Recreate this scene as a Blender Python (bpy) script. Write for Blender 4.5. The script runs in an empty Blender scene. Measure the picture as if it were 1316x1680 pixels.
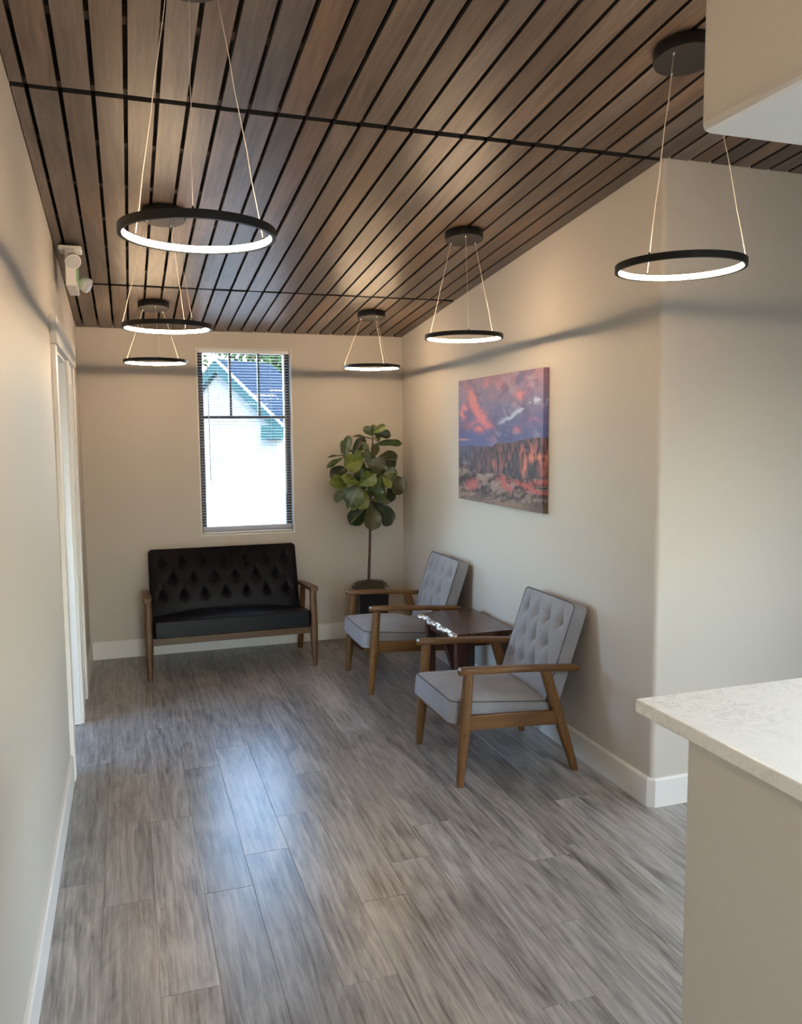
import bpy, bmesh, math, random
import numpy as np
from mathutils import Vector, Matrix
random.seed(7)
SC = bpy.context.scene
COL = SC.collection
PI = math.pi

# ------------------------------------------------------------------ camera
CAM = Vector((0.0, 0.0, 1.66))
ROWS = ((0.9481861596, -0.3176205638, -0.0077578423),
        (-0.0375783459, -0.0878687844, -0.9954229978),
        (0.3154851416, 0.9441378364, -0.0952516207))      # right, down, forward
FPX = 1338.37
cam_data = bpy.data.cameras.new('camera'); cam = bpy.data.objects.new('camera', cam_data); COL.objects.link(cam)
r_, d_, f_ = [Vector(v) for v in ROWS]
cam.matrix_world = Matrix(((r_.x, -d_.x, -f_.x, CAM.x), (r_.y, -d_.y, -f_.y, CAM.y), (r_.z, -d_.z, -f_.z, CAM.z), (0, 0, 0, 1)))
cam_data.sensor_fit = 'HORIZONTAL'; cam_data.sensor_width = 36.0
cam_data.lens = FPX / 1316 * 36.0
cam_data.clip_start = 0.05; cam_data.clip_end = 300
SC.camera = cam

def at(u, v, Y):
    """point of the plane y = Y seen at photograph pixel (u, v)"""
    d = r_ * ((u - 658) / FPX) + d_ * ((v - 840) / FPX) + f_
    return CAM + d * ((Y - CAM.y) / d.y)

# ------------------------------------------------------------------ world and exposure
LED_POWER = 108.0
FILL_PANEL_POWER = 41.0
SKY_POWER = 5.0
SC.view_settings.view_transform = 'Standard'; SC.view_settings.look = 'None'
SC.view_settings.exposure = 0.25; SC.view_settings.gamma = 1.0
SC.view_settings.use_curve_mapping = False
world = bpy.data.worlds.new('sky'); SC.world = world; world.use_nodes = True
wn = world.node_tree.nodes; wl = world.node_tree.links
bg = wn['Background']; sky = wn.new('ShaderNodeTexSky'); sky.sky_type = 'NISHITA'
sky.sun_disc = False; sky.sun_elevation = math.radians(48); sky.sun_rotation = math.radians(150)
sky.air_density = 1.0; sky.dust_density = 2.5; sky.ozone_density = 1.0
wl.new(sky.outputs[0], bg.inputs[0]); bg.inputs[1].default_value = SKY_POWER
sun_data = bpy.data.lights.new('sun', 'SUN'); sun = bpy.data.objects.new('sun', sun_data); COL.objects.link(sun)
sun_data.energy = 12.0; sun_data.angle = math.radians(0.6); sun_data.color = (1.0, 0.97, 0.92)
sun.rotation_euler = Vector((0.06, 0.84, -0.54)).to_track_quat('-Z', 'Y').to_euler()
SC.cycles.use_denoising = True
SC.cycles.max_bounces = 10; SC.cycles.diffuse_bounces = 6; SC.cycles.glossy_bounces = 4
SC.cycles.transparent_max_bounces = 16; SC.cycles.caustics_reflective = False; SC.cycles.caustics_refractive = False
SC.cycles.sample_clamp_indirect = 6.0

# ------------------------------------------------------------------ materials
MATS = {}
class NT:
    def __init__(self, name):
        m = bpy.data.materials.new(name); m.use_nodes = True; self.m = m
        self.n = m.node_tree.nodes; self.l = m.node_tree.links
        self.b = self.n['Principled BSDF']; self.out = self.n['Material Output']
        MATS[name] = m
    def new(self, t, **kw):
        n = self.n.new(t)
        for k, v in kw.items(): setattr(n, k, v)
        return n
    def link(self, a, b): self.l.new(a, b)
    def set(self, **kw):
        for k, v in kw.items(): self.b.inputs[k.replace('_', ' ')].default_value = v
        return self
def c4(c): return (c[0], c[1], c[2], 1.0)

def plain(name, col, rough=0.5, metal=0.0, spec=0.5, coat=0.0, noise=0.0, nscale=20.0, bump=0.0, bscale=200.0):
    t = NT(name); t.set(Base_Color=c4(col), Roughness=rough, Metallic=metal, Specular_IOR_Level=spec, Coat_Weight=coat)
    tc = t.new('ShaderNodeTexCoord')
    if noise:
        nz = t.new('ShaderNodeTexNoise'); nz.inputs['Scale'].default_value = nscale; nz.inputs['Detail'].default_value = 4
        t.link(tc.outputs['Object'], nz.inputs['Vector'])
        rp = t.new('ShaderNodeValToRGB')
        rp.color_ramp.elements[0].color = c4([x * (1 - noise) for x in col]); rp.color_ramp.elements[1].color = c4([min(1, x * (1 + noise)) for x in col])
        rp.color_ramp.elements[0].position = 0.3; rp.color_ramp.elements[1].position = 0.7
        t.link(nz.outputs['Fac'], rp.inputs['Fac']); t.link(rp.outputs['Color'], t.b.inputs['Base Color'])
    if bump:
        nz = t.new('ShaderNodeTexNoise'); nz.inputs['Scale'].default_value = bscale; nz.inputs['Detail'].default_value = 3
        t.link(tc.outputs['Object'], nz.inputs['Vector'])
        bp = t.new('ShaderNodeBump'); bp.inputs['Strength'].default_value = bump; bp.inputs['Distance'].default_value = 0.002
        t.link(nz.outputs['Fac'], bp.inputs['Height']); t.link(bp.outputs['Normal'], t.b.inputs['Normal'])
    return t.m

def wood(name, dark, light, axis=1, coarse=7.0, stretch=9.0, rough=0.4, vary=0.25, grain=0.35, bump=0.15, hue=None, offset=40.0, spec=0.5, contrast=(0.3, 0.7), figure=0.0, fscale=9.0):
    """streaky grain running along one object axis, each object with its own offset and tone"""
    t = NT(name); t.set(Roughness=rough, Specular_IOR_Level=spec)
    tc = t.new('ShaderNodeTexCoord'); oi = t.new('ShaderNodeObjectInfo')
    off = t.new('ShaderNodeVectorMath', operation='SCALE'); cmb = t.new('ShaderNodeCombineXYZ')
    for i in range(3): t.link(oi.outputs['Random'], cmb.inputs[i])
    t.link(cmb.outputs[0], off.inputs[0]); off.inputs['Scale'].default_value = offset
    add = t.new('ShaderNodeVectorMath', operation='ADD'); t.link(tc.outputs['Object'], add.inputs[0]); t.link(off.outputs[0], add.inputs[1])
    def layer(sc, st, det, dist):
        mp = t.new('ShaderNodeMapping'); s = [sc] * 3; s[axis] = sc / st; mp.inputs['Scale'].default_value = s
        t.link(add.outputs[0], mp.inputs['Vector'])
        nz = t.new('ShaderNodeTexNoise'); nz.inputs['Scale'].default_value = 1.0; nz.inputs['Detail'].default_value = det
        nz.inputs['Distortion'].default_value = dist; nz.inputs['Roughness'].default_value = 0.6
        t.link(mp.outputs[0], nz.inputs['Vector']); return nz.outputs['Fac']
    a = layer(coarse, stretch, 4, 1.6); b = layer(coarse * 14, stretch * 3.5, 3, 0.3)
    mx = t.new('ShaderNodeMix', data_type='FLOAT'); mx.inputs[0].default_value = grain
    t.link(a, mx.inputs[2]); t.link(b, mx.inputs[3])
    if figure:
        mp = t.new('ShaderNodeMapping'); sc_ = [1.0] * 3; sc_[axis] = 0.10; mp.inputs['Scale'].default_value = sc_; t.link(add.outputs[0], mp.inputs['Vector'])
        wv = t.new('ShaderNodeTexWave', wave_type='BANDS', bands_direction='X' if axis != 0 else 'Y', wave_profile='SAW')
        wv.inputs['Scale'].default_value = fscale; wv.inputs['Distortion'].default_value = 9.0; wv.inputs['Detail'].default_value = 3.0; wv.inputs['Detail Scale'].default_value = 1.3; wv.inputs['Detail Roughness'].default_value = 0.6
        t.link(mp.outputs[0], wv.inputs['Vector'])
        m3 = t.new('ShaderNodeMix', data_type='FLOAT'); m3.inputs[0].default_value = figure; t.link(mx.outputs[0], m3.inputs[2]); t.link(wv.outputs['Fac'], m3.inputs[3]); mx = m3
    rp = t.new('ShaderNodeValToRGB'); e = rp.color_ramp.elements
    e[0].color = c4(dark); e[0].position = contrast[0]; e[1].color = c4(light); e[1].position = contrast[1]
    t.link(mx.outputs[0], rp.inputs['Fac'])
    # per-piece tone
    mr = t.new('ShaderNodeMapRange'); mr.inputs['To Min'].default_value = 1 - vary; mr.inputs['To Max'].default_value = 1 + vary
    t.link(oi.outputs['Random'], mr.inputs['Value'])
    hs = t.new('ShaderNodeHueSaturation'); t.link(mr.outputs[0], hs.inputs['Value']); t.link(rp.outputs['Color'], hs.inputs['Color'])
    if hue:
        m2 = t.new('ShaderNodeMath', operation='MULTIPLY'); m2.inputs[1].default_value = 7.31; t.link(oi.outputs['Random'], m2.inputs[0])
        fr = t.new('ShaderNodeMath', operation='FRACT'); t.link(m2.outputs[0], fr.inputs[0])
        ms = t.new('ShaderNodeMapRange'); ms.inputs['To Min'].default_value = hue[0]; ms.inputs['To Max'].default_value = hue[1]
        t.link(fr.outputs[0], ms.inputs['Value']); t.link(ms.outputs[0], hs.inputs['Saturation'])
    t.link(hs.outputs['Color'], t.b.inputs['Base Color'])
    if bump:
        bp = t.new('ShaderNodeBump'); bp.inputs['Strength'].default_value = bump; bp.inputs['Distance'].default_value = 0.0015
        t.link(mx.outputs[0], bp.inputs['Height']); t.link(bp.outputs['Normal'], t.b.inputs['Normal'])
    return t.m

plain('wall_paint', (0.575, 0.54, 0.492), 0.55, spec=0.35, bump=0.06, bscale=140)
plain('white_paint', (0.78, 0.77, 0.75), 0.35)
plain('ceiling_white', (0.80, 0.80, 0.79), 0.7)
wood('floor_vinyl', (0.076, 0.072, 0.069), (0.445, 0.424, 0.402), axis=1, coarse=7, stretch=5, rough=0.29, vary=0.14, grain=0.42, bump=0.16, figure=0.08, fscale=8.0, hue=(0.5, 1.3), contrast=(0.34, 0.64), spec=0.9)
wood('ceiling_wood', (0.036, 0.0235, 0.0165), (0.156, 0.102, 0.070), axis=1, coarse=7, stretch=7, rough=0.40, vary=0.36, grain=0.34, bump=0.1, hue=(0.55, 1.1), contrast=(0.30, 0.68), figure=0.07, fscale=10.0)
MATS['floor_vinyl'].node_tree.nodes['Principled BSDF'].inputs['Coat Weight'].default_value = 0.35
MATS['floor_vinyl'].node_tree.nodes['Principled BSDF'].inputs['Coat Roughness'].default_value = 0.36
plain('ceiling_backing', (0.006, 0.005, 0.005), 0.8)
plain('batten_dark', (0.035, 0.024, 0.018), 0.7)
plain('black_metal', (0.009, 0.0085, 0.0085), 0.5, spec=0.35, noise=0.2, nscale=40)
plain('cable_wire', (0.75, 0.70, 0.62), 0.35)
plain('chrome', (0.8, 0.8, 0.8), 0.2, metal=1.0)
plain('white_plastic', (0.80, 0.79, 0.77), 0.4)
plain('lens_plastic', (0.55, 0.56, 0.57), 0.15)
plain('green_lens', (0.35, 0.62, 0.36), 0.3)
wood('chair_wood_z', (0.060, 0.026, 0.007), (0.205, 0.095, 0.025), axis=2, coarse=16, stretch=10, rough=0.38, vary=0.10, grain=0.4, bump=0.05)
wood('chair_wood_x', (0.060, 0.026, 0.007), (0.205, 0.095, 0.025), axis=0, coarse=16, stretch=10, rough=0.38, vary=0.10, grain=0.4, bump=0.05)
wood('chair_wood_y', (0.060, 0.026, 0.007), (0.205, 0.095, 0.025), axis=1, coarse=16, stretch=10, rough=0.38, vary=0.10, grain=0.4, bump=0.05)
wood('sofa_wood_z', (0.046, 0.022, 0.008), (0.155, 0.078, 0.028), axis=2, coarse=16, stretch=10, rough=0.42, vary=0.08, grain=0.4, bump=0.05)
wood('sofa_wood_x', (0.046, 0.022, 0.008), (0.155, 0.078, 0.028), axis=0, coarse=16, stretch=10, rough=0.42, vary=0.08, grain=0.4, bump=0.05)
wood('sofa_wood_y', (0.046, 0.022, 0.008), (0.155, 0.078, 0.028), axis=1, coarse=16, stretch=10, rough=0.42, vary=0.08, grain=0.4, bump=0.05)
wood('table_wood', (0.035, 0.018, 0.013), (0.13, 0.068, 0.046), axis=1, coarse=14, stretch=7, rough=0.24, vary=0.35, grain=0.3, bump=0.03)
wood('table_leg_wood', (0.025, 0.010, 0.007), (0.085, 0.036, 0.025), axis=2, coarse=14, stretch=7, rough=0.35, vary=0.15, grain=0.3, bump=0.03)
plain('silver_edge', (0.80, 0.80, 0.79), 0.24, metal=0.85, bump=0.8, bscale=60)  # pale silver stands in for the window's highlight on the lacquered live edge
plain('pot_black', (0.010, 0.010, 0.011), 0.35)
plain('trunk_bark', (0.070, 0.028, 0.020), 0.6, noise=0.4, nscale=30, bump=0.3, bscale=90)
plain('moss_dry', (0.105, 0.092, 0.062), 0.9, noise=0.5, nscale=60)
plain('blind_white', (0.80, 0.80, 0.81), 0.4)
plain('blind_cord', (0.72, 0.74, 0.78), 0.5)
plain('window_black', (0.010, 0.010, 0.012), 0.4)
plain('siding_white', (0.095, 0.098, 0.099), 0.6, spec=0.0)
plain('trim_teal', (0.010, 0.026, 0.028), 0.6, spec=0.0)
plain('teal_siding', (0.010, 0.016, 0.019), 0.7, spec=0.0)
plain('roof_shingle', (0.0045, 0.0075, 0.0145), 0.9, spec=0.0, noise=0.35, nscale=14)
plain('ground_concrete', (0.14, 0.14, 0.135), 0.9, spec=0.0, noise=0.1, nscale=2)
plain('tree_leaf', (0.016, 0.030, 0.010), 0.6, spec=0.0, noise=0.5, nscale=3)
plain('tree_bark', (0.08, 0.06, 0.045), 0.9, spec=0.0, noise=0.3, nscale=8)

def fabric(name, col, rough, weave, sheen=0.0):
    t = NT(name); t.set(Roughness=rough, Specular_IOR_Level=0.3, Sheen_Weight=sheen)
    tc = t.new('ShaderNodeTexCoord')
    n1 = t.new('ShaderNodeTexNoise'); n1.inputs['Scale'].default_value = weave; n1.inputs['Detail'].default_value = 2
    n2 = t.new('ShaderNodeTexNoise'); n2.inputs['Scale'].default_value = 9; n2.inputs['Detail'].default_value = 3
    for n in (n1, n2): t.link(tc.outputs['Object'], n.inputs['Vector'])
    mx = t.new('ShaderNodeMix', data_type='FLOAT'); mx.inputs[0].default_value = 0.3; t.link(n1.outputs['Fac'], mx.inputs[2]); t.link(n2.outputs['Fac'], mx.inputs[3])
    rp = t.new('ShaderNodeValToRGB'); rp.color_ramp.elements[0].position = 0.3; rp.color_ramp.elements[1].position = 0.7
    rp.color_ramp.elements[0].color = c4([x * 0.72 for x in col]); rp.color_ramp.elements[1].color = c4([x * 1.22 for x in col])
    t.link(mx.outputs[0], rp.inputs['Fac']); t.link(rp.outputs['Color'], t.b.inputs['Base Color'])
    bp = t.new('ShaderNodeBump'); bp.inputs['Strength'].default_value = 0.15; bp.inputs['Distance'].default_value = 0.001
    t.link(n1.outputs['Fac'], bp.inputs['Height']); t.link(bp.outputs['Normal'], t.b.inputs['Normal'])
fabric('grey_fabric', (0.262, 0.264, 0.288), 0.85, 450, 0.15)
fabric('grey_piping', (0.10, 0.098, 0.105), 0.85, 450)
def leather(name, col, rough):
    t = NT(name); t.set(Base_Color=c4(col), Roughness=rough, Specular_IOR_Level=0.13)
    tc = t.new('ShaderNodeTexCoord'); v = t.new('ShaderNodeTexVoronoi'); v.inputs['Scale'].default_value = 260
    t.link(tc.outputs['Object'], v.inputs['Vector'])
    bp = t.new('ShaderNodeBump'); bp.inputs['Strength'].default_value = 0.08; bp.inputs['Distance'].default_value = 0.001
    t.link(v.outputs['Distance'], bp.inputs['Height']); t.link(bp.outputs['Normal'], t.b.inputs['Normal'])
plain('button_grey', (0.15, 0.15, 0.165), 0.4)
leather('black_leather', (0.002, 0.002, 0.0045), 0.38)

def quartz():
    t = NT('quartz_white'); t.set(Roughness=0.18)
    tc = t.new('ShaderNodeTexCoord')
    n = t.new('ShaderNodeTexNoise'); n.inputs['Scale'].default_value = 13; n.inputs['Detail'].default_value = 8; n.inputs['Distortion'].default_value = 1.8; n.inputs['Roughness'].default_value = 0.65
    m = t.new('ShaderNodeTexNoise'); m.inputs['Scale'].default_value = 3.2; m.inputs['Detail'].default_value = 4
    for q in (n, m): t.link(tc.outputs['Object'], q.inputs['Vector'])
    s = t.new('ShaderNodeMath', operation='SUBTRACT'); s.inputs[1].default_value = 0.5; t.link(n.outputs['Fac'], s.inputs[0])
    a = t.new('ShaderNodeMath', operation='ABSOLUTE'); t.link(s.outputs[0], a.inputs[0])
    r1 = t.new('ShaderNodeValToRGB'); r1.color_ramp.elements[0].color = (0.0, 0, 0, 1); r1.color_ramp.elements[1].color = (1, 1, 1, 1); r1.color_ramp.elements[1].position = 0.03
    t.link(a.outputs[0], r1.inputs['Fac'])
    r2 = t.new('ShaderNodeValToRGB'); r2.color_ramp.elements[0].position = 0.42; r2.color_ramp.elements[1].position = 0.60
    t.link(m.outputs['Fac'], r2.inputs['Fac'])
    iv = t.new('ShaderNodeMath', operation='SUBTRACT'); iv.inputs[0].default_value = 1.0; t.link(r1.outputs['Color'], iv.inputs[1])
    mu = t.new('ShaderNodeMath', operation='MULTIPLY'); t.link(iv.outputs[0], mu.inputs[0]); t.link(r2.outputs['Color'], mu.inputs[1])
    mx = t.new('ShaderNodeMix', data_type='RGBA'); mx.inputs[6].default_value = (0.82, 0.82, 0.80, 1); mx.inputs[7].default_value = (0.60, 0.60, 0.58, 1)
    t.link(mu.outputs[0], mx.inputs[0]); t.link(mx.outputs[2], t.b.inputs['Base Color'])
quartz()

def leaf_mat(name, col, rough=0.32):
    t = NT(name); t.set(Roughness=rough, Base_Color=c4(col))
    tc = t.new('ShaderNodeTexCoord')
    sp = t.new('ShaderNodeSeparateXYZ'); t.link(tc.outputs['Object'], sp.inputs[0])
    ab = t.new('ShaderNodeMath', operation='ABSOLUTE'); t.link(sp.outputs['Y'], ab.inputs[0])
    # herringbone veins: pale midrib and side veins that lean to the tip
    k = t.new('ShaderNodeMath', operation='MULTIPLY_ADD'); k.inputs[1].default_value = -0.9; t.link(ab.outputs[0], k.inputs[0]); t.link(sp.outputs['X'], k.inputs[2])
    sn = t.new('ShaderNodeMath', operation='SINE'); ml = t.new('ShaderNodeMath', operation='MULTIPLY'); ml.inputs[1].default_value = 52.0
    t.link(k.outputs[0], ml.inputs[0]); t.link(ml.outputs[0], sn.inputs[0])
    r1 = t.new('ShaderNodeMapRange'); r1.inputs['From Min'].default_value = 0.86; r1.inputs['From Max'].default_value = 1.0; r1.inputs['To Max'].default_value = 0.35; t.link(sn.outputs[0], r1.inputs['Value'])
    r2 = t.new('ShaderNodeMapRange'); r2.inputs['From Min'].default_value = 0.022; r2.inputs['From Max'].default_value = 0.008; r2.inputs['To Max'].default_value = 0.8; t.link(ab.outputs[0], r2.inputs['Value'])
    mxm = t.new('ShaderNodeMath', operation='MAXIMUM'); t.link(r1.outputs[0], mxm.inputs[0]); t.link(r2.outputs[0], mxm.inputs[1])
    nz = t.new('ShaderNodeTexNoise'); nz.inputs['Scale'].default_value = 5; t.link(tc.outputs['Object'], nz.inputs['Vector'])
    rp = t.new('ShaderNodeValToRGB'); rp.color_ramp.elements[0].color = c4([x * 0.65 for x in col]); rp.color_ramp.elements[1].color = c4([x * 1.3 for x in col])
    rp.color_ramp.elements[0].position = 0.3; rp.color_ramp.elements[1].position = 0.7; t.link(nz.outputs['Fac'], rp.inputs['Fac'])
    mx = t.new('ShaderNodeMix', data_type='RGBA'); t.link(mxm.outputs[0], mx.inputs[0]); t.link(rp.outputs['Color'], mx.inputs[6])
    mx.inputs[7].default_value = c4((col[0] * 2 + 0.05, col[1] * 1.7 + 0.05, col[2] * 2 + 0.03)); t.link(mx.outputs[2], t.b.inputs['Base Color'])
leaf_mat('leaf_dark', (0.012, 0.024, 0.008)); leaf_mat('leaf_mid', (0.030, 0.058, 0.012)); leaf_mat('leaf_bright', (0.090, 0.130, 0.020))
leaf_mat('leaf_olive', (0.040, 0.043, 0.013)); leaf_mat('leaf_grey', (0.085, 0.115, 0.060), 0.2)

def emit(name, col, power):
    t = NT(name); t.set(Base_Color=(0.9, 0.9, 0.88, 1), Emission_Color=c4(col), Emission_Strength=power)
emit('led_warm', (1.0, 0.70, 0.42), LED_POWER)
emit('panel_cool', (0.86, 0.95, 1.0), FILL_PANEL_POWER)

def glass():
    t = NT('pane_glass'); n = t.new('ShaderNodeBsdfTransparent'); n.inputs[0].default_value = (0.93, 0.97, 0.96, 1)
    g = t.new('ShaderNodeBsdfGlossy'); g.inputs['Roughness'].default_value = 0.02
    fr = t.new('ShaderNodeFresnel'); fr.inputs[0].default_value = 1.25
    mx = t.new('ShaderNodeMixShader'); t.link(fr.outputs[0], mx.inputs[0]); t.link(n.outputs[0], mx.inputs[1]); t.link(g.outputs[0], mx.inputs[2])
    t.link(mx.outputs[0], t.out.inputs['Surface'])
glass()

# ------------------------------------------------------------------ mesh helpers
class MB:
    def __init__(self): self.v = []; self.f = []
    def add(self, vs, fs):
        o = len(self.v); self.v += [tuple(p) for p in vs]; self.f += [tuple(i + o for i in q) for q in fs]; return self
    def box(self, a, b):
        x0, y0, z0 = a; x1, y1, z1 = b
        return self.add([(x0, y0, z0), (x1, y0, z0), (x1, y1, z0), (x0, y1, z0), (x0, y0, z1), (x1, y0, z1), (x1, y1, z1), (x0, y1, z1)],
                        [(3, 2, 1, 0), (4, 5, 6, 7), (0, 1, 5, 4), (1, 2, 6, 5), (2, 3, 7, 6), (3, 0, 4, 7)])
    def loft(self, secs, cap=True, closed=True):
        n = len(secs[0]); o = len(self.v)
        for s in secs: self.v += [tuple(p) for p in s]
        for k in range(len(secs) - 1):
            for i in range(n if closed else n - 1):
                j = (i + 1) % n
                self.f.append((o + k * n + i, o + k * n + j, o + (k + 1) * n + j, o + (k + 1) * n + i))
        if cap:
            self.f.append(tuple(o + i for i in reversed(range(n)))); e = o + (len(secs) - 1) * n
            self.f.append(tuple(e + i for i in range(n)))
        return self
    def prism(self, poly, axis, a, b):
        def P(p, t):
            q = list(p); q.insert(axis, t); return q
        return self.loft([[P(p, a) for p in poly], [P(p, b) for p in poly]])
    def tube(self, pts, r, n=8, closed=False):
        pts = [Vector(p) for p in pts]; secs = []; m = len(pts)
        rr = r if isinstance(r, (list, tuple)) else [r] * m
        up = None
        for i, p in enumerate(pts):
            if closed: t = (pts[(i + 1) % m] - pts[i - 1]).normalized()
            else: t = (pts[min(i + 1, m - 1)] - pts[max(i - 1, 0)]).normalized()
            if up is None: up = Vector((0, 0, 1)) if abs(t.z) < 0.9 else Vector((1, 0, 0))
            s = t.cross(up).normalized(); w = s.cross(t).normalized(); up = w
            secs.append([p + s * rr[i] * math.cos(2 * PI * k / n) + w * rr[i] * math.sin(2 * PI * k / n) for k in range(n)])
        if closed: secs.append(secs[0])
        return self.loft(secs, cap=not closed)
    def lathe(self, prof, c=(0, 0, 0), n=32, axis=2):
        secs = []
        for r, h in prof:
            s = []
            for k in range(n):
                a = 2 * PI * k / n; p = [r * math.cos(a), r * math.sin(a)]; p.insert(axis, h)
                s.append((p[0] + c[0], p[1] + c[1], p[2] + c[2]))
            secs.append(s)
        return self.loft(secs)
    def mesh(self, name):
        me = bpy.data.meshes.new(name); me.from_pydata(self.v, [], self.f)
        bm = bmesh.new(); bm.from_mesh(me); bmesh.ops.recalc_face_normals(bm, faces=bm.faces); bm.to_mesh(me); bm.free()
        return me
    def build(self, name, mat, parent=None, smooth=False, bevel=0.0, seg=2, loc=None):
        me = self.mesh(name); me.materials.append(MATS[mat])
        return link(name, me, parent, smooth, bevel, seg, loc)

def link(name, me, parent=None, smooth=False, bevel=0.0, seg=2, loc=None):
    o = bpy.data.objects.new(name, me); COL.objects.link(o)
    if loc is not None: o.location = loc
    if parent is not None: o.parent = parent
    if smooth and len(me.polygons):
        me.polygons.foreach_set('use_smooth', [True] * len(me.polygons))
        if smooth == 'auto':
            try: me.set_sharp_from_angle(angle=math.radians(38))
            except Exception: pass
    if bevel:
        b = o.modifiers.new('bevel', 'BEVEL'); b.width = bevel; b.segments = seg; b.limit_method = 'ANGLE'; b.angle_limit = math.radians(40)
    return o
def tag(o, label=None, cat=None, group=None, kind=None):
    if label: o['label'] = label
    if cat: o['category'] = cat
    if group: o['group'] = group
    if kind: o['kind'] = kind
    return o
def empty(name, loc=(0, 0, 0), rz=0.0):
    o = bpy.data.objects.new(name, None); COL.objects.link(o); o.location = loc; o.rotation_euler = (0, 0, rz); o.empty_display_size = 0.1
    return o
def copy_tree(o, parent=None):
    c = o.copy(); COL.objects.link(c)
    if parent is not None: c.parent = parent
    for ch in list(o.children): copy_tree(ch, c)
    return c
def struct(o, label, cat): return tag(o, label, cat, kind='structure')

# ------------------------------------------------------------------ measured room
XL, XR, YB, ZB, SL, YC = -0.3145, 2.148, 6.375, 2.441, 0.10, 2.958
YN, XE = -3.2, 5.0                      # wall behind the viewer, far right wall
def cz(y): return ZB + SL * (YB - y)    # underside of the sloping ceiling
ZT = 3.75
# --- left wall with two door openings
DA0, DA1, DB0, DB1, DZ = 4.20, 4.955, 5.06, 5.42, 2.085
WT = 0.12
m = MB()
m.box((XL - WT, YN, 0), (XL, DA0, ZT)); m.box((XL - WT, DA0, DZ), (XL, DB1, ZT)); m.box((XL - WT, DA1, 0), (XL, DB0, DZ)); m.box((XL - WT, DB1, 0), (XL, YB + 0.15, ZT))
struct(m.build('wall_left', 'wall_paint'), 'greige painted wall with the white cased doorway', 'wall')
# --- back wall with window hole
WX0, WX1, WZ0, WZ1 = 0.515, 1.241, 0.888, 2.318
m = MB()
m.box((XL, YB, 0), (WX0, YB + 0.16, ZT)); m.box((WX1, YB, 0), (XR + 0.15, YB + 0.16, ZT)); m.box((WX0, YB, 0), (WX1, YB + 0.16, WZ0)); m.box((WX0, YB, WZ1), (WX1, YB + 0.16, ZT))
struct(m.build('wall_back', 'wall_paint'), 'greige wall behind the black loveseat, pierced by the window', 'wall')
# --- right wall, L in plan with a bullnose corner
R = 0.022; arc = [(XR + R - R * math.cos(a), YC + R - R * math.sin(a)) for a in [PI / 2 * k / 6 for k in range(7)]]
poly = [(XR, YB)] + arc + [(XE, YC), (XE, YC + 0.15), (XR + 0.15, YC + 0.15), (XR + 0.15, YB)]
o = MB().prism(poly, 2, 0, ZT).build('wall_right', 'wall_paint', smooth='auto')
struct(o, 'greige wall with a rounded outside corner, the canyon canvas hanging on it', 'wall')
# --- far right wall of the front office, with a window opening each side of the desk
m = MB(); RW = [(-1.7, 0.5, 0.9, 2.0), (2.25, 2.6, 0.95, 1.95)]
ys = [YN, -1.7, 0.5, 2.25, 2.6, YC + 0.15]
m.box((XE, ys[0], 0), (XE + 0.15, ys[1], ZT)); m.box((XE, ys[2], 0), (XE + 0.15, ys[3], ZT)); m.box((XE, ys[4], 0), (XE + 0.15, ys[5], ZT))
for y0, y1, z0, z1 in RW:
    if z0 > 0: m.box((XE, y0, 0), (XE + 0.15, y1, z0))
    m.box((XE, y0, z1), (XE + 0.15, y1, ZT))
struct(m.build('wall_far_right', 'wall_paint'), 'greige wall at the end of the hall past the reception desk', 'wall')
# --- wall behind the viewer with the glazed entrance
m = MB(); EX0, EX1, EZ = 0.05, 0.90, 2.1
m.box((XL - WT, YN - 0.15, 0), (EX0, YN, ZT)); m.box((EX1, YN - 0.15, 0), (XE + 0.15, YN, ZT)); m.box((EX0, YN - 0.15, EZ), (EX1, YN, ZT))
struct(m.build('wall_front', 'wall_paint'), 'greige entrance wall behind the viewer', 'wall')

# --- floor slab and vinyl planks
fl = MB().box((XL - 1.7, YN - 0.15, -0.06), (XE + 0.15, YB + 0.16, -0.0045)).build('floor', 'floor_vinyl')
struct(fl, 'grey-brown wood-look vinyl plank floor', 'floor')
PW, PL, X0 = 0.1745, 1.165, -0.3155
JO = {0: 3.12, 1: 4.10, 2: 4.715, 3: 4.07, 4: 4.30, 5: 2.256, 6: 3.83, 7: 4.056, 8: 4.305, 9: 3.49, 10: 2.72, 11: 3.95, 12: 3.157, 13: 2.45, 14: 3.6, 15: 2.9, 16: 3.3}
cache = {}
for k in range(17):
    xa = max(X0 + PW * k + 0.0003, XL); xb = X0 + PW * (k + 1) - 0.0003
    ylim = YB if xb < XR + 0.05 else YC
    if xa < XR < xb: ylim = YB
    y = JO[k] - PL * 5
    while y < ylim:
        ya, yb = max(y + 0.0006, -0.9), min(y + PL - 0.0006, ylim)
        if yb - ya > 0.03:
            key = (round(xb - xa, 3), round(yb - ya, 3))
            if key not in cache:
                w, l = (xb - xa) / 2, (yb - ya) / 2
                c = 0.0008
                q = MB().loft([[(-w, -l, -0.0045), (w, -l, -0.0045), (w, l, -0.0045), (-w, l, -0.0045)], [(-w, -l, -c), (w, -l, -c), (w, l, -c), (-w, l, -c)],
                               [(-w + c, -l + c, 0), (w - c, -l + c, 0), (w - c, l - c, 0), (-w + c, l - c, 0)]])
                me = q.mesh('plank'); me.materials.append(MATS['floor_vinyl']); cache[key] = me
            link('plank', cache[key], fl, loc=((xa + xb) / 2, (ya + yb) / 2, 0))
        y += PL

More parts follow.
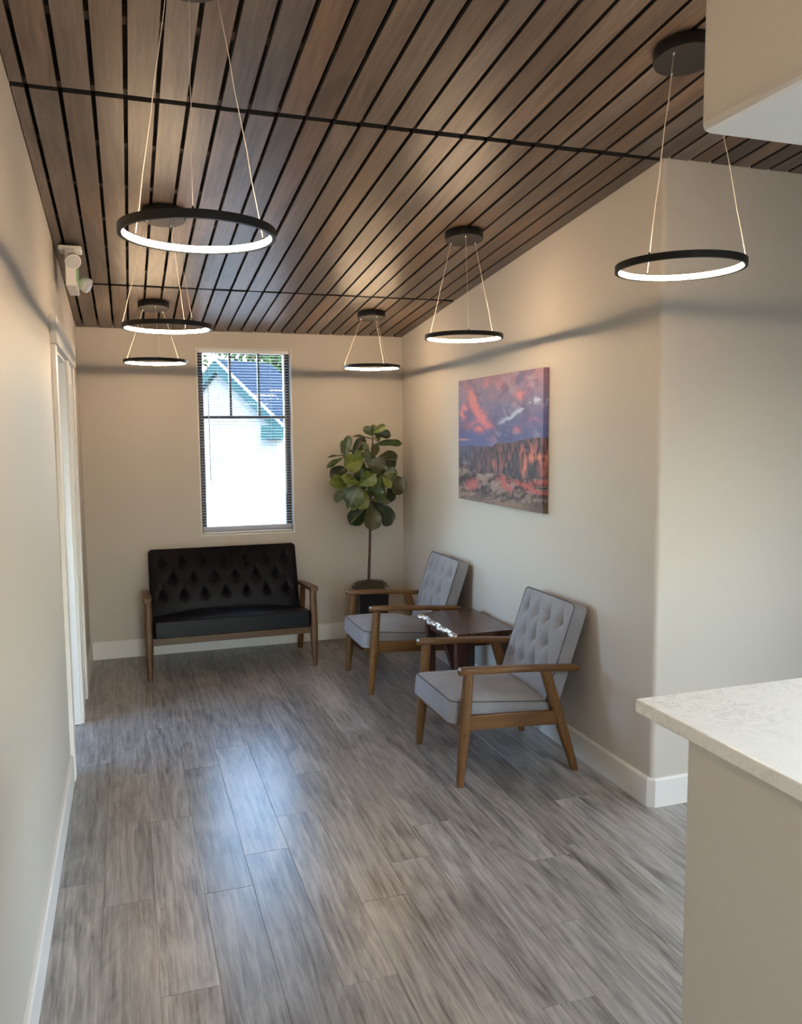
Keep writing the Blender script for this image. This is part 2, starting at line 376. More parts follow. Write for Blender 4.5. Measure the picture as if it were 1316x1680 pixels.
# --- ceiling: black backing board, battens and stained planks
SA = math.atan(SL)
ce = MB().prism([(YN - 0.15, cz(YN - 0.15) + 0.055), (YB + 0.16, cz(YB + 0.16) + 0.055), (YB + 0.16, cz(YB + 0.16) + 0.12), (YN - 0.15, cz(YN - 0.15) + 0.12)], 0, XL - WT, XE + 0.15).build('ceiling', 'ceiling_backing')
struct(ce, 'sloping ceiling of dark stained wood planks with black gaps', 'ceiling')
GX, GP, GW = -0.265, 0.1013, 0.0145
rows = [(-1.55, 0.690), (0.722, 2.956), (2.988, 5.219), (5.251, YB - 0.003)]
cache = {}
rg = random.Random(3)
for ri, (ya, yb) in enumerate(rows):
    kmax = {0: 13, 1: 42, 2: 24, 3: 24}[ri]
    for k in range(-1, kmax):
        xa = GX + GP * k + GW / 2; xb = GX + GP * (k + 1) - GW / 2
        if k == -1: xa = XL + 0.004
        if ri in (2, 3) and xb > XR - 0.004: xb = XR - 0.003
        if xb - xa < 0.015: continue
        yb2 = yb
        if ri == 1 and xa > XR - 0.02: yb2 = YC - 0.003
        key = (round(xb - xa, 3), round(yb2 - ya, 3))
        w, l = (xb - xa) / 2, (yb2 - ya) / 2 * math.sqrt(1 + SL * SL)
        if key not in cache:
            me = MB().box((-w, -l, 0), (w, l, 0.018)).mesh('plank'); me.materials.append(MATS['ceiling_wood']); me.materials.append(MATS['ceiling_backing']); cache[key] = me
            for p in me.polygons: p.material_index = 0 if p.normal.z < -0.9 else 1        # edges stained black
        yc = (ya + yb2) / 2
        jz = rg.uniform(-0.0015, 0.0015)
        o = link('plank', cache[key], ce, loc=((xa + xb) / 2, yc, cz(yc) + jz)); o.rotation_euler = (-SA, 0, 0)
for y in np.arange(0.95, 6.3, 0.405):
    o = MB().box((XL + 0.02, -0.02, 0.019), ((XR if y > YC else 4.0) - 0.02, 0.02, 0.055)).build('batten', 'batten_dark', ce, loc=(0, float(y), cz(float(y)))); o.rotation_euler = (-SA, 0, 0)
# edge planks that finish the wall side
# --- soffit and lowered ceiling of the reception, half wall below
PX, PY, SZ = 1.081, 1.373, 2.232
m = MB().prism([(YN, SZ), (PY, SZ), (PY, cz(PY) + 0.03), (YN, cz(YN) + 0.03)], 0, PX - 0.008, XE)
o = m.build('wall_soffit', 'wall_paint', bevel=0.018, seg=4); o.data.materials.append(MATS['ceiling_white'])
for p in o.data.polygons: p.material_index = 1 if p.normal.z < -0.9 else 0      # white painted underside
struct(o, 'greige soffit hanging above the reception desk', 'wall')
o = MB().box((PX, -1.6, 0), (PX + 0.12, PY, 1.038)).build('wall_desk', 'wall_paint', bevel=0.012, seg=3)
struct(o, 'greige half wall that carries the reception counter', 'wall')
o = MB().box((1.051, -1.6, 1.039), (1.75, 1.512, 1.070)).build('countertop', 'quartz_white', bevel=0.004, seg=3)
tag(o, 'white quartz countertop with faint grey veins on the reception half wall', 'countertop')

# --- baseboards
def baseboard(name, a, b, nrm, label, ends=(0, 0)):
    a = Vector((*a, 0)); b = Vector((*b, 0)); n = Vector((*nrm, 0))
    prof = [(0, 0), (0.015, 0), (0.015, 0.122), (0.009, 0.131), (0, 0.131)]
    d = (b - a).normalized()
    secs = []
    for p, e in ((a, -ends[0]), (b, ends[1])):
        secs.append([p + n * t + d * (e * t) + Vector((0, 0, z)) for t, z in prof])
    return struct(MB().loft(secs).build(name, 'white_paint'), label, 'baseboard')
baseboard('baseboard_back', (XL, YB), (XR, YB), (0, -1), 'white baseboard along the wall under the window')
baseboard('baseboard_right', (XR, YB), (XR, YC + 0.012), (-1, 0), 'white baseboard behind the two grey armchairs')
baseboard('baseboard_corner', (XR + 0.012, YC), (XE, YC), (0, -1), 'white baseboard on the hall wall beside the reception desk')
c1, c2 = Vector((XR, YC + 0.012)), Vector((XR + 0.012, YC))
prof = [(0, 0), (0.015, 0), (0.015, 0.122), (0.009, 0.131), (0, 0.131)]
s1 = [(XR - t, YC + 0.012, z) for t, z in prof]; s2 = [(XR + 0.012, YC - t, z) for t, z in prof]
struct(MB().loft([s1, s2]).build('trim_1', 'white_paint'), 'small angled white baseboard piece at the rounded wall corner', 'trim')
baseboard('baseboard_left', (XL, YN), (XL, 4.11), (1, 0), 'white baseboard along the wall before the doorway')
baseboard('baseboard_left_end', (XL, 5.51), (XL, YB), (1, 0), 'short white baseboard between the doorway and the back wall corner')

# --- door casing (left wall)
CT = 0.02
dr = empty('door_1', (XL, (DA0 + DB1) / 2, 0)); struct(dr, 'white cased doorway with wide flat header board', 'door')
def dpart(name, a, b, parent=dr, mat='white_paint', bevel=0.002):
    c = Vector(parent.location) if parent is dr else Vector((0, 0, 0))
    return MB().box(Vector(a) - c, Vector(b) - c).build(name, mat, parent, bevel=bevel)
dpart('header', (XL, 4.085, DZ), (XL + 0.03, 5.54, DZ + 0.130))
for y0, y1 in ((4.11, DA0), (DA1, DB0), (DB1, 5.51)): dpart('casing', (XL, y0, 0), (XL + CT, y1, DZ - 0.001))
for y0, y1 in ((DA0 - 0.001, DA0 + 0.015), (DA1 - 0.015, DA1 + 0.001)): dpart('jamb', (XL - WT - 0.01, y0, 0), (XL + 0.004, y1, DZ))
dpart('head_jamb', (XL - WT - 0.01, DA0 + 0.015, DZ - 0.016), (XL + 0.004, DA1 - 0.015, DZ))
for y0, y1 in ((DA0 + 0.016, DA0 + 0.027), (DA1 - 0.027, DA1 - 0.016)): dpart('door_stop', (XL - 0.085, y0, 0), (XL - 0.045, y1, DZ - 0.016))
dpart('door_stop', (XL - 0.085, DA0 + 0.027, DZ - 0.028), (XL - 0.045, DA1 - 0.027, DZ - 0.016))
# narrow closet door with one recessed panel
d2 = empty('door_2', (XL, (DB0 + DB1) / 2, 0)); struct(d2, 'narrow white closet door with a recessed panel beside the doorway', 'door')
hw = (DB1 - DB0) / 2 - 0.003
m = MB(); xf, xb_ = 0.008, -0.03
for y0, y1 in ((-hw, -hw + 0.07), (hw - 0.07, hw)): m.box((xb_, y0, 0.012), (xf, y1, DZ - 0.004))
for z0, z1 in ((0.012, 0.16), (DZ - 0.11, DZ - 0.004)): m.box((xb_, -hw + 0.07, z0), (xf, hw - 0.07, z1))
m.build('door_frame', 'white_paint', d2, bevel=0.002)
MB().box((xb_, -hw + 0.07, 0.16), (xf - 0.014, hw - 0.07, DZ - 0.11)).build('door_panel', 'white_paint', d2)
# the room behind the doorway
m = MB(); a, b = XL - 1.7, XL - WT
m.box((a - 0.1, 3.4, 0), (a, 3.55, 2.5)); m.box((a - 0.1, 5.65, 0), (a, YB + 0.16, 2.5)); m.box((a - 0.1, 3.55, 0), (a, 5.65, 0.95)); m.box((a - 0.1, 3.55, 2.1), (a, 5.65, 2.5))
m.box((a, 3.3, 0), (b, 3.4, 2.5)); m.box((a, YB + 0.06, 0), (b, YB + 0.16, 2.5)); m.box((a - 0.1, 3.3, 2.5), (b, YB + 0.16, 2.6))
struct(m.build('wall_side_room', 'wall_paint'), 'plain painted walls of the side room beyond the doorway', 'wall')

# --- window with black frame, glass and white drywall returns
wn_ = empty('window_1', (WX0, YB, WZ0)); struct(wn_, 'tall narrow black framed window above the loveseat', 'window')
W, H = WX1 - WX0, WZ1 - WZ0
m = MB(); t = 0.010
m.box((0, 0.0005, 0), (t, 0.10, H)); m.box((W - t, 0.0005, 0), (W, 0.10, H)); m.box((t, 0.0005, 0), (W - t, 0.10, t + 0.004)); m.box((t, 0.0005, H - t * 0.6), (W - t, 0.10, H))
m.build('window_return', 'white_paint', wn_)
fw = 0.042
def wbar(name, a, b): return MB().box(a, b).build(name, 'window_black', wn_, bevel=0.002)
wbar('window_frame', (t, 0.07, t), (t + fw, 0.13, H - t)); wbar('window_frame', (W - t - fw, 0.07, t), (W - t, 0.13, H - t))
wbar('window_frame', (t + fw, 0.07, t), (W - t - fw, 0.13, t + fw)); wbar('window_frame', (t + fw, 0.07, H - t - fw * 0.5), (W - t - fw, 0.13, H - t))
ZM = 1.80 - WZ0
wbar('meeting_rail', (t + fw, 0.075, ZM - 0.012), (W - t - fw, 0.125, ZM + 0.012))
for xm in (0.775 - WX0, 0.995 - WX0): wbar('muntin', (xm - 0.010, 0.085, ZM + 0.012), (xm + 0.010, 0.110, H - t - fw * 0.5))
MB().box((t + fw, 0.097, t + fw), (W - t - fw, 0.101, ZM - 0.012)).build('pane', 'pane_glass', wn_)
for xa, xb in ((t + fw, 0.26 - 0.010), (0.26 + 0.010, 0.48 - 0.010), (0.48 + 0.010, W - t - fw)):
    MB().box((xa, 0.097, ZM + 0.012), (xb, 0.101, H - t - fw * 0.5)).build('pane', 'pane_glass', wn_)

# --- blind
bl = empty('window_blind', (WX0, YB + 0.032, WZ0)); tag(bl, 'white horizontal mini blind with open slats inside the window', 'blind')
bx0, bx1 = 0.014, W - 0.018
MB().box((bx0, -0.014, H - 0.034), (bx1, 0.020, H - 0.008)).build('head_rail', 'blind_white', bl, bevel=0.002)
def slat_mesh(tilt):
    secs = []
    n = 5; wd = 0.0125
    top = []; bot = []
    for i in range(n + 1):
        s = -wd + 2 * wd * i / n; h = 0.0018 * (1 - (s / wd) ** 2)
        y = s * math.cos(tilt) - h * math.sin(tilt); z = s * math.sin(tilt) + h * math.cos(tilt)
        top.append((y, z + 0.0003)); bot.append((y, z - 0.0003))
    poly = top + bot[::-1]
    me = MB().prism(poly, 0, bx0 + 0.003, bx1 - 0.003).mesh('slat'); me.materials.append(MATS['blind_white']); return me
sm = slat_mesh(math.radians(-3))
zs = 0.070; pitch = 0.0218
while zs < H - 0.042:
    link('slat', sm, bl, smooth=False, loc=(0, 0, zs)); zs += pitch
st = slat_mesh(math.radians(4))
for k in range(8): link('slat', st, bl, loc=(0, 0, 0.036 + 0.0042 * k))
MB().box((bx0 + 0.002, -0.013, 0.017), (bx1 - 0.002, 0.013, 0.029)).build('bottom_rail', 'blind_white', bl, bevel=0.002)
for x in (0.16, 0.56):
    MB().tube([(x, -0.0145, 0.02), (x, -0.0145, H - 0.03)], 0.0009, 5).build('ladder_cord', 'blind_cord', bl)
MB().tube([(0.085, -0.022, 0.42), (0.083, -0.022, H - 0.03)], 0.0030, 6).build('tilt_wand', 'blind_cord', bl)
MB().tube([(0.665, -0.020, 0.30), (0.665, -0.020, H - 0.03)], 0.0016, 6).build('lift_cord', 'blind_cord', bl)
MB().tube([(0.672, -0.020, 0.32), (0.670, -0.020, H - 0.03)], 0.0016, 6).build('lift_cord', 'blind_cord', bl)

# --- glazed openings of the front office (out of view, real daylight)
def glazing(name, a, b, axis, label):
    o = empty(name, a); struct(o, label, 'window')
    d = Vector(b) - Vector(a); h = d.z; L = d.y if axis == 0 else d.x
    def P(s0, s1, z0, z1, t0, t1):
        return ((t0, s0, z0), (t1, s1, z1)) if axis == 0 else ((s0, t0, z0), (s1, t1, z1))
    for s in ((0, 0.05), (L - 0.05, L), (L / 2 - 0.025, L / 2 + 0.025)): MB().box(*P(s[0], s[1], 0, h, 0.04, 0.09)).build('window_frame', 'window_black', o)
    for s in ((0.05, L / 2 - 0.025), (L / 2 + 0.025, L - 0.05)):
        for z in ((0, 0.05), (h - 0.05, h)): MB().box(*P(s[0], s[1], z[0], z[1], 0.04, 0.09)).build('window_frame', 'window_black', o)
        MB().box(*P(s[0], s[1], 0.05, h - 0.05, 0.062, 0.067)).build('pane', 'pane_glass', o)
glazing('window_2', (XE, -1.7, 0.9), (XE, 0.5, 2.0), 0, 'wide office window behind the reception desk')
glazing('window_3', (XE, 2.25, 0.95), (XE, 2.60, 1.95), 0, 'small window at the end of the hall')
glazing('window_5', (XL - 1.8, 3.55, 0.95), (XL - 1.8, 5.65, 2.1), 0, 'wide window of the side room beyond the doorway')
glazing('window_4', (EX0, YN - 0.15, 0.0), (EX1, YN - 0.15, EZ), 1, 'glazed entrance door in the wall behind the viewer')

# ------------------------------------------------------------------ pendant rings
RR, RH, CR = 0.2015, 0.021, 0.098
def make_pendant(x, y, zr, phi, label):
    zc = cz(y)
    root = empty('pendant_light', (x, y, 0)); tag(root, label, 'pendant light', 'ring pendant lights under the plank ceiling')
    can = MB().lathe([(CR * 0.97, 0.0), (CR, -0.004), (CR, -0.036), (CR * 0.985, -0.040)], n=48).build('canopy', 'black_metal', root, smooth='auto', loc=(0, 0, zc - 0.002)); can.rotation_euler = (-SA, 0, 0)
    n = 96; prof = [(RR, 0.0), (RR, RH), (RR - 0.011, RH), (RR - 0.011, RH - 0.0015), (RR - 0.011, 0.0015), (RR - 0.011, 0.0)]
    secs = []
    for k in range(n + 1):
        a = 2 * PI * k / n
        secs.append([(r * math.cos(a), r * math.sin(a), h) for r, h in prof])
    MB().loft(secs, cap=False).build('ring', 'black_metal', root, smooth='auto', loc=(0, 0, zr - RH / 2))
    ri = RR - 0.0115; secs = []
    pf = [(ri, RH * 0.10), (ri, RH * 0.92), (ri - 0.0022, RH * 0.80), (ri - 0.0022, RH * 0.20)]
    for k in range(n + 1):
        a = 2 * PI * k / n
        secs.append([(r * math.cos(a), r * math.sin(a), h) for r, h in pf])
    MB().loft(secs, cap=False).build('light_strip', 'led_warm', root, smooth='auto', loc=(0, 0, zr - RH / 2))
    toc = math.atan2(-y, -x)                       # direction to the viewer's side of the room
    for k in range(3):
        a = toc + math.radians(phi) + k * 2 * PI / 3
        ca, sa = math.cos(a), math.sin(a)
        p0 = Vector((0.072 * ca, 0.072 * sa, zc - 0.042 - SL * 0.072 * sa)); p1 = Vector(((RR - 0.005) * ca, (RR - 0.005) * sa, zr + RH / 2))
        pts = [p0.lerp(p1, i / 8) + Vector((0.0012 * math.sin(i * 2.1 + k + phi), 0.0012 * math.cos(i * 1.7 + k), 0)) * (0 < i < 8) for i in range(9)]
        MB().tube(pts, 0.0011 if k else 0.0008, 6).build('cable', 'cable_wire', root, smooth=True)
        MB().lathe([(0.004, 0.004), (0.004, -0.006), (0.002, -0.009)], tuple(p0), 10).build('cable_grip', 'chrome', root, smooth='auto')
        MB().lathe([(0.003, 0.006), (0.003, -0.0005)], tuple(p1), 8).build('ring_clip', 'black_metal', root, smooth='auto')
XPL, XPR = 0.197, 1.672
make_pendant(XPL, 2.245, 2.186, -3, 'black glowing ring pendant hung before the doorway, over bare floor')
make_pendant(XPL, 0.53, 2.20, 10, 'black glowing ring pendant hung across from the reception half wall')
make_pendant(XPL, 3.975, 2.160, 34, 'black glowing ring pendant hung beside the emergency light')
make_pendant(XPL, 5.60, 2.140, 8, 'black glowing ring pendant hung next to the window, above the loveseat arm')
make_pendant(XPR + 0.024, 2.245, 2.184, -27, 'black glowing ring pendant by the reception soffit and the rounded wall corner')
make_pendant(XPR, 3.956, 2.156, 7, 'black glowing ring pendant hung beside the canyon canvas')
make_pendant(XPR, 5.632, 2.134, 32, 'black glowing ring pendant hung above the potted fiddle leaf fig')

# --- panel lights added out of view to brighten the counter and hall wall
for i, y in enumerate((-1.7, 0.15)):
    o = empty('ceiling_light', (2.15, y, SZ)); tag(o, ['square white panel light over the front of the reception office', 'square white panel light behind the reception counter'][i], 'ceiling light', 'reception panel lights')
    m = MB()
    for a, b in (((-0.31, -0.31), (0.31, -0.29)), ((-0.31, 0.29), (0.31, 0.31)), ((-0.31, -0.29), (-0.29, 0.29)), ((0.29, -0.29), (0.31, 0.29))): m.box((*a, -0.02), (*b, 0.001))
    m.build('frame', 'white_plastic', o)
    MB().box((-0.29, -0.29, -0.012), (0.29, 0.29, -0.004)).build('diffuser', 'panel_cool', o)

# ------------------------------------------------------------------ emergency light
ey = 4.62; ez = cz(ey)
el = empty('emergency_light', (-0.235, ey, ez)); tag(el, 'white exit sign with two emergency lamp heads hung from the ceiling by the left wall', 'emergency light')
MB().box((-0.055, -0.13, -0.030), (0.055, -0.02, -0.004)).build('mount_plate', 'white_plastic', el, bevel=0.008, seg=3)
MB().box((-0.024, -0.15, -0.205), (0.024, 0.17, -0.028)).build('housing', 'white_plastic', el, bevel=0.004, seg=2)
MB().box((0.0235, -0.12, -0.175), (0.027, 0.14, -0.05)).build('sign_face', 'green_lens', el, bevel=0.001)
def head(loc, rot):
    h = MB().lathe([(0.012, 0.030), (0.030, 0.022), (0.038, 0.004), (0.040, -0.012), (0.038, -0.020)], n=28).build('lamp_head', 'white_plastic', el, smooth='auto', loc=loc)
    h.rotation_euler = rot
    MB().lathe([(0.034, -0.0201), (0.032, -0.023), (0.015, -0.0255)], n=28).build('lens', 'lens_plastic', h, smooth='auto')
    return h
head((0.012, -0.165, -0.085), (math.radians(-52), math.radians(-22), 0))
head((0.055, 0.13, -0.150), (math.radians(-20), math.radians(-62), 0))

# ------------------------------------------------------------------ canyon canvas
def vnoise(U, V, seed):
    rs = np.random.RandomState(seed); g = rs.rand(64, 64)
    x = U % 63; y = V % 63; xi = x.astype(int); yi = y.astype(int); fx = x - xi; fy = y - yi
    fx = fx * fx * (3 - 2 * fx); fy = fy * fy * (3 - 2 * fy)
    x2 = (xi + 1) % 64; y2 = (yi + 1) % 64
    return (g[yi, xi] * (1 - fx) + g[yi, x2] * fx) * (1 - fy) + (g[y2, xi] * (1 - fx) + g[y2, x2] * fx) * fy
def fbm(U, V, seed, oct=5):
    s = 0; a = 1; t = 0
    for k in range(oct):
        s = s + a * vnoise(U * 2 ** k + 3.3 * k, V * 2 ** k + 1.7 * k, seed + k); t += a; a *= 0.55
    return s / t
def picture(U, V):
    def mix(a, b, t): return a * (1 - t[..., None]) + b * t[..., None]
    def C(r, g, b): return np.broadcast_to(np.array([(x / 255) ** 2.2 for x in (r, g, b)]), U.shape + (3,))
    def ss(a, b, x): x = np.clip((x - a) / (b - a), 0, 1); return x * x * (3 - 2 * x)
    def gs(cu, cv, su, sv, sk=0.0): return np.exp(-((U - cu - sk * (V - cv)) / su) ** 2 - ((V - cv) / sv) ** 2)
    wu = U + 0.05 * (fbm(U * 5, V * 6, 61) - 0.5); wv = V + 0.05 * (fbm(U * 5 + 9, V * 6, 67) - 0.5)
    n1 = fbm(wu * 6 - wv * 4, wv * 7 + wu * 3, 5, 6); n2 = fbm(wu * 14 + wv * 5, wv * 18, 9, 5); n3 = fbm(U * 4 - V * 9, V * 4 + U * 7, 15, 5)
    # sky: violet-blue, greyer and pinker towards the top
    sky = mix(C(96, 104, 158), C(132, 124, 160), ss(0.55, 0.85, V + 0.2 * (n1 - 0.5)))
    sky = mix(sky, C(158, 122, 142), ss(0.78, 1.0, V) * (0.35 + 0.65 * ss(0.15, 0.5, U)) * ss(0.30, 0.60, n3))
    sky = mix(sky, C(78, 84, 132), ss(0.50, 0.64, n1) * 0.55)
    sky = mix(sky, C(170, 176, 210), ss(0.54, 0.68, n2) * 0.30 * ss(0.35, 0.55, U))
    streak = np.exp(-((V - (0.655 + 0.42 * (U - 0.62)) - 0.04 * (n1 - 0.5)) / 0.016) ** 2) * ss(0.45, 0.70, U)
    sky = mix(sky, C(188, 204, 234), np.clip(streak * 1.6 * ss(0.40, 0.62, n2), 0, 0.8))
    flame = gs(0.07, 0.74, 0.055, 0.055) + gs(0.26, 0.76, 0.075, 0.17, -0.75) + 0.9 * gs(0.27, 0.61, 0.14, 0.035) + 0.45 * gs(0.42, 0.92, 0.16, 0.07) + 0.5 * gs(0.76, 0.83, 0.08, 0.05, 0.8) + 0.45 * gs(0.90, 0.64, 0.06, 0.03) + 0.3 * gs(0.74, 0.58, 0.05, 0.03)
    sky = mix(sky, C(222, 134, 142), np.clip(flame * (0.15 + 1.5 * ss(0.36, 0.62, n2 * 0.6 + n1 * 0.4)), 0, 0.95))
    sky = mix(sky, C(120, 96, 112), gs(0.10, 0.60, 0.13, 0.03) * 0.7 * ss(0.3, 0.6, n2))
    sky = mix(sky, C(206, 150, 150), gs(0.06, 0.505, 0.08, 0.008) * 0.9)
    # skyline: low far mesas at first, then the big cliff stepping up
    skyl = 0.455 + 0.012 * (vnoise(U * 30, U * 0 + 2, 21) - 0.5) + 0.030 * ss(0.44, 0.52, U) + 0.040 * ss(0.55, 0.98, U)
    st = fbm(U * 40 + 3.0 * (V - 0.3), V * 13 + 4, 31, 5); st2 = fbm(U * 13, V * 9, 37); st3 = fbm(U * 22, V * 16, 39)
    mesa = mix(C(62, 60, 76), C(118, 92, 98), ss(0.36, 0.66, st * 0.6 + st3 * 0.4))
    face = ss(0.40, 0.52, U) * ss(0.24, 0.29, V) * ss(skyl - 0.015, skyl - 0.075, V)
    gully = np.exp(-((U - 0.735 + 0.05 * (V - 0.35)) / 0.035) ** 2) + np.exp(-((U - 0.63 - 0.3 * (V - 0.27)) / 0.025) ** 2) * ss(0.40, 0.30, V) + np.exp(-((U - 0.90) / 0.06) ** 2) * ss(0.36, 0.31, V)
    mesa = mix(mesa, C(186, 112, 106), np.clip(face * ss(0.42, 0.60, st) * (0.35 + 0.9 * ss(0.38, 0.62, st2)) * (1 - gully), 0, 0.9))
    mesa = mix(mesa, C(66, 74, 84), np.clip(gully, 0, 1) * 0.75 * ss(0.44, 0.40, V))
    mesa = mix(mesa, C(216, 138, 124), np.clip(gs(0.94, 0.385, 0.07, 0.022, 1.5) + gs(0.82, 0.30, 0.025, 0.06), 0, 1) * (0.4 + 0.6 * ss(0.4, 0.6, st)))
    mesa = mix(mesa, C(84, 96, 134), ss(0.40, 0.12, U) * 0.6 * ss(0.28, 0.45, V))
    mesa = mix(mesa, C(112, 128, 150), gs(0.10, 0.31, 0.07, 0.012) * 0.6)
    # slickrock in front
    warp = V * 30 - U * 6 + 3 * fbm(U * 5, V * 8, 71)
    g1 = fbm(U * 6, warp, 41, 5); g2 = fbm(U * 40, V * 44, 47, 4)
    gr = mix(C(60, 54, 60), C(156, 136, 130), ss(0.34, 0.66, g1 * 0.65 + g2 * 0.35))
    gr = mix(gr, C(126, 104, 92), ss(0.12, 0.0, V) * 0.55)
    red = gs(0.20, 0.135, 0.075, 0.045, 0.6) + gs(0.575, 0.205, 0.055, 0.035, -0.6) + gs(0.63, 0.155, 0.045, 0.035, -0.8) + gs(0.80, 0.185, 0.08, 0.02, -2.0) + gs(0.97, 0.215, 0.07, 0.022, 1.5) + 0.8 * gs(0.93, 0.145, 0.08, 0.018, -2.0)
    gr = mix(gr, C(184, 96, 98), np.clip(red * 1.25 * (0.35 + 0.9 * ss(0.34, 0.6, g2)), 0, 0.9))
    base = 0.240 + 0.022 * (vnoise(U * 16, U * 0 + 7, 55) - 0.5) + 0.02 * ss(0.3, 0.0, U)
    im = np.where((V > skyl)[..., None], sky, np.where((V > base)[..., None], mesa, gr))
    return np.clip(im, 0, 1)
cv = empty('canvas_print', (XR, 4.505, 1.616)); tag(cv, 'canvas print of red canyon cliffs under a pink and violet sunset sky', 'canvas print')
cw, chh, cth = 1.175 / 2, 0.782 / 2, 0.034
NU, NV = 300, 210
t = NT('canvas_print_ink'); at_ = t.new('ShaderNodeAttribute'); at_.attribute_name = 'ink'; t.set(Roughness=0.6, Specular_IOR_Level=0.3)
t.link(at_.outputs['Color'], t.b.inputs['Base Color'])
vs, fs, uv = [], [], []
pad = 0.028 / 1.175
# front face runs from the window side (u = 0) to the entrance side (u = 1), then wraps round the edge
cols = [(u, 0) for u in np.linspace(0, 1, NU)] + [(1.0, d) for d in (0.25, 0.5, 0.75, 1.0)]
for j in range(NV):
    v = j / (NV - 1)
    for (u, d) in cols:
        vs.append((-cth + d * (cth - 0.002), cw - 2 * cw * u, -chh + 2 * chh * v)); uv.append((u if d == 0 else 1 - d * 0.03, v))
n = len(cols)
for j in range(NV - 1):
    for i in range(n - 1): fs.append((j * n + i, j * n + i + 1, (j + 1) * n + i + 1, (j + 1) * n + i))
me = bpy.data.meshes.new('picture_face'); me.from_pydata(vs, [], fs)
uva = np.array(uv); cc = picture(uva[:, 0][None, :], uva[:, 1][None, :])[0]
side = np.array([d > 0 for _ in range(NV) for (_, d) in cols])
ca = me.color_attributes.new('ink', 'FLOAT_COLOR', 'POINT'); ca.data.foreach_set('color', np.concatenate([cc, np.ones((len(cc), 1))], 1).astype(np.float32).ravel())
me.materials.append(MATS['canvas_print_ink']); link('picture_face', me, cv)
plain('canvas_side', (0.05, 0.04, 0.05), 0.7)
MB().box((-cth + 0.0008, -cw + 0.0008, -chh + 0.0004), (-0.001, cw, chh - 0.0004)).build('stretcher', 'canvas_side', cv)

# ------------------------------------------------------------------ seating
def sect(c, ax, ay, w, h, n=16, p=2.6):
    out = []
    for k in range(n):
        a = 2 * PI * k / n; cx, sy = math.cos(a), math.sin(a)
        ex = math.copysign(abs(cx) ** (2 / p), cx); ey_ = math.copysign(abs(sy) ** (2 / p), sy)
        out.append(Vector(c) + Vector(ax) * (w / 2 * ex) + Vector(ay) * (h / 2 * ey_))
    return out
def cushion(O, ux, uy, un, Wd, Ht, th, crown, dimples, nu, nv, sag=0.0):
    """padded block: face spanned by ux (width) and uy (height), un points out of the face"""
    O, ux, uy, un = Vector(O), Vector(ux), Vector(uy), Vector(un)
    def h(a, b):
        s, t = 2 * a / Wd, 2 * b / Ht
        e = (1 - abs(s) ** 3.4) * (1 - abs(t) ** 3.4)
        z = crown * (1 - 0.45 * s * s) * (1 - 0.45 * t * t) * max(e, 0) ** 0.6
        for (da, db, sg, dp) in dimples:
            q = math.hypot(a - da, b - db); z -= dp * math.exp(-(q / sg) ** 2)
            fold = math.exp(-((a - da) / 0.010) ** 2) * math.exp(-((b - db - 0.03) / 0.055) ** 2); z -= 0.5 * dp * fold
        return z
    m = MB(); vs = []
    for j in range(nv + 1):
        b = -Ht / 2 + Ht * j / nv
        for i in range(nu + 1):
            rc = 0.022; db = max(0.0, abs(b) - (Ht / 2 - rc))
            a = (-1 + 2 * i / nu) * (Wd / 2 - (rc - math.sqrt(max(0.0, rc * rc - db * db))))
            vs.append(O + ux * a + uy * b + un * h(a, b))
    fs = [(j * (nu + 1) + i, j * (nu + 1) + i + 1, (j + 1) * (nu + 1) + i + 1, (j + 1) * (nu + 1) + i) for j in range(nv) for i in range(nu)]
    ring = [i for i in range(nu + 1)] + [j * (nu + 1) + nu for j in range(1, nv + 1)] + [nv * (nu + 1) + i for i in range(nu - 1, -1, -1)] + [j * (nu + 1) for j in range(nv - 1, 0, -1)]
    k = len(vs); L = len(ring)
    mid = []
    for r, q in enumerate(ring):
        p = vs[q]; c = O + (p - O).project(un); vs.append(O + (p - O) * 1.006 - un * (th * 0.5))
    for r, q in enumerate(ring): vs.append(vs[q] - un * th)
    for r in range(L):
        s = (r + 1) % L
        fs.append((ring[r], k + r, k + s, ring[s])); fs.append((k + r, k + L + r, k + L + s, k + s))
    fs.append(tuple(k + L + r for r in range(L)))
    m.v = [tuple(p) for p in vs]; m.f = fs
    rr = [vs[q] for q in ring]
    return m, rr, h
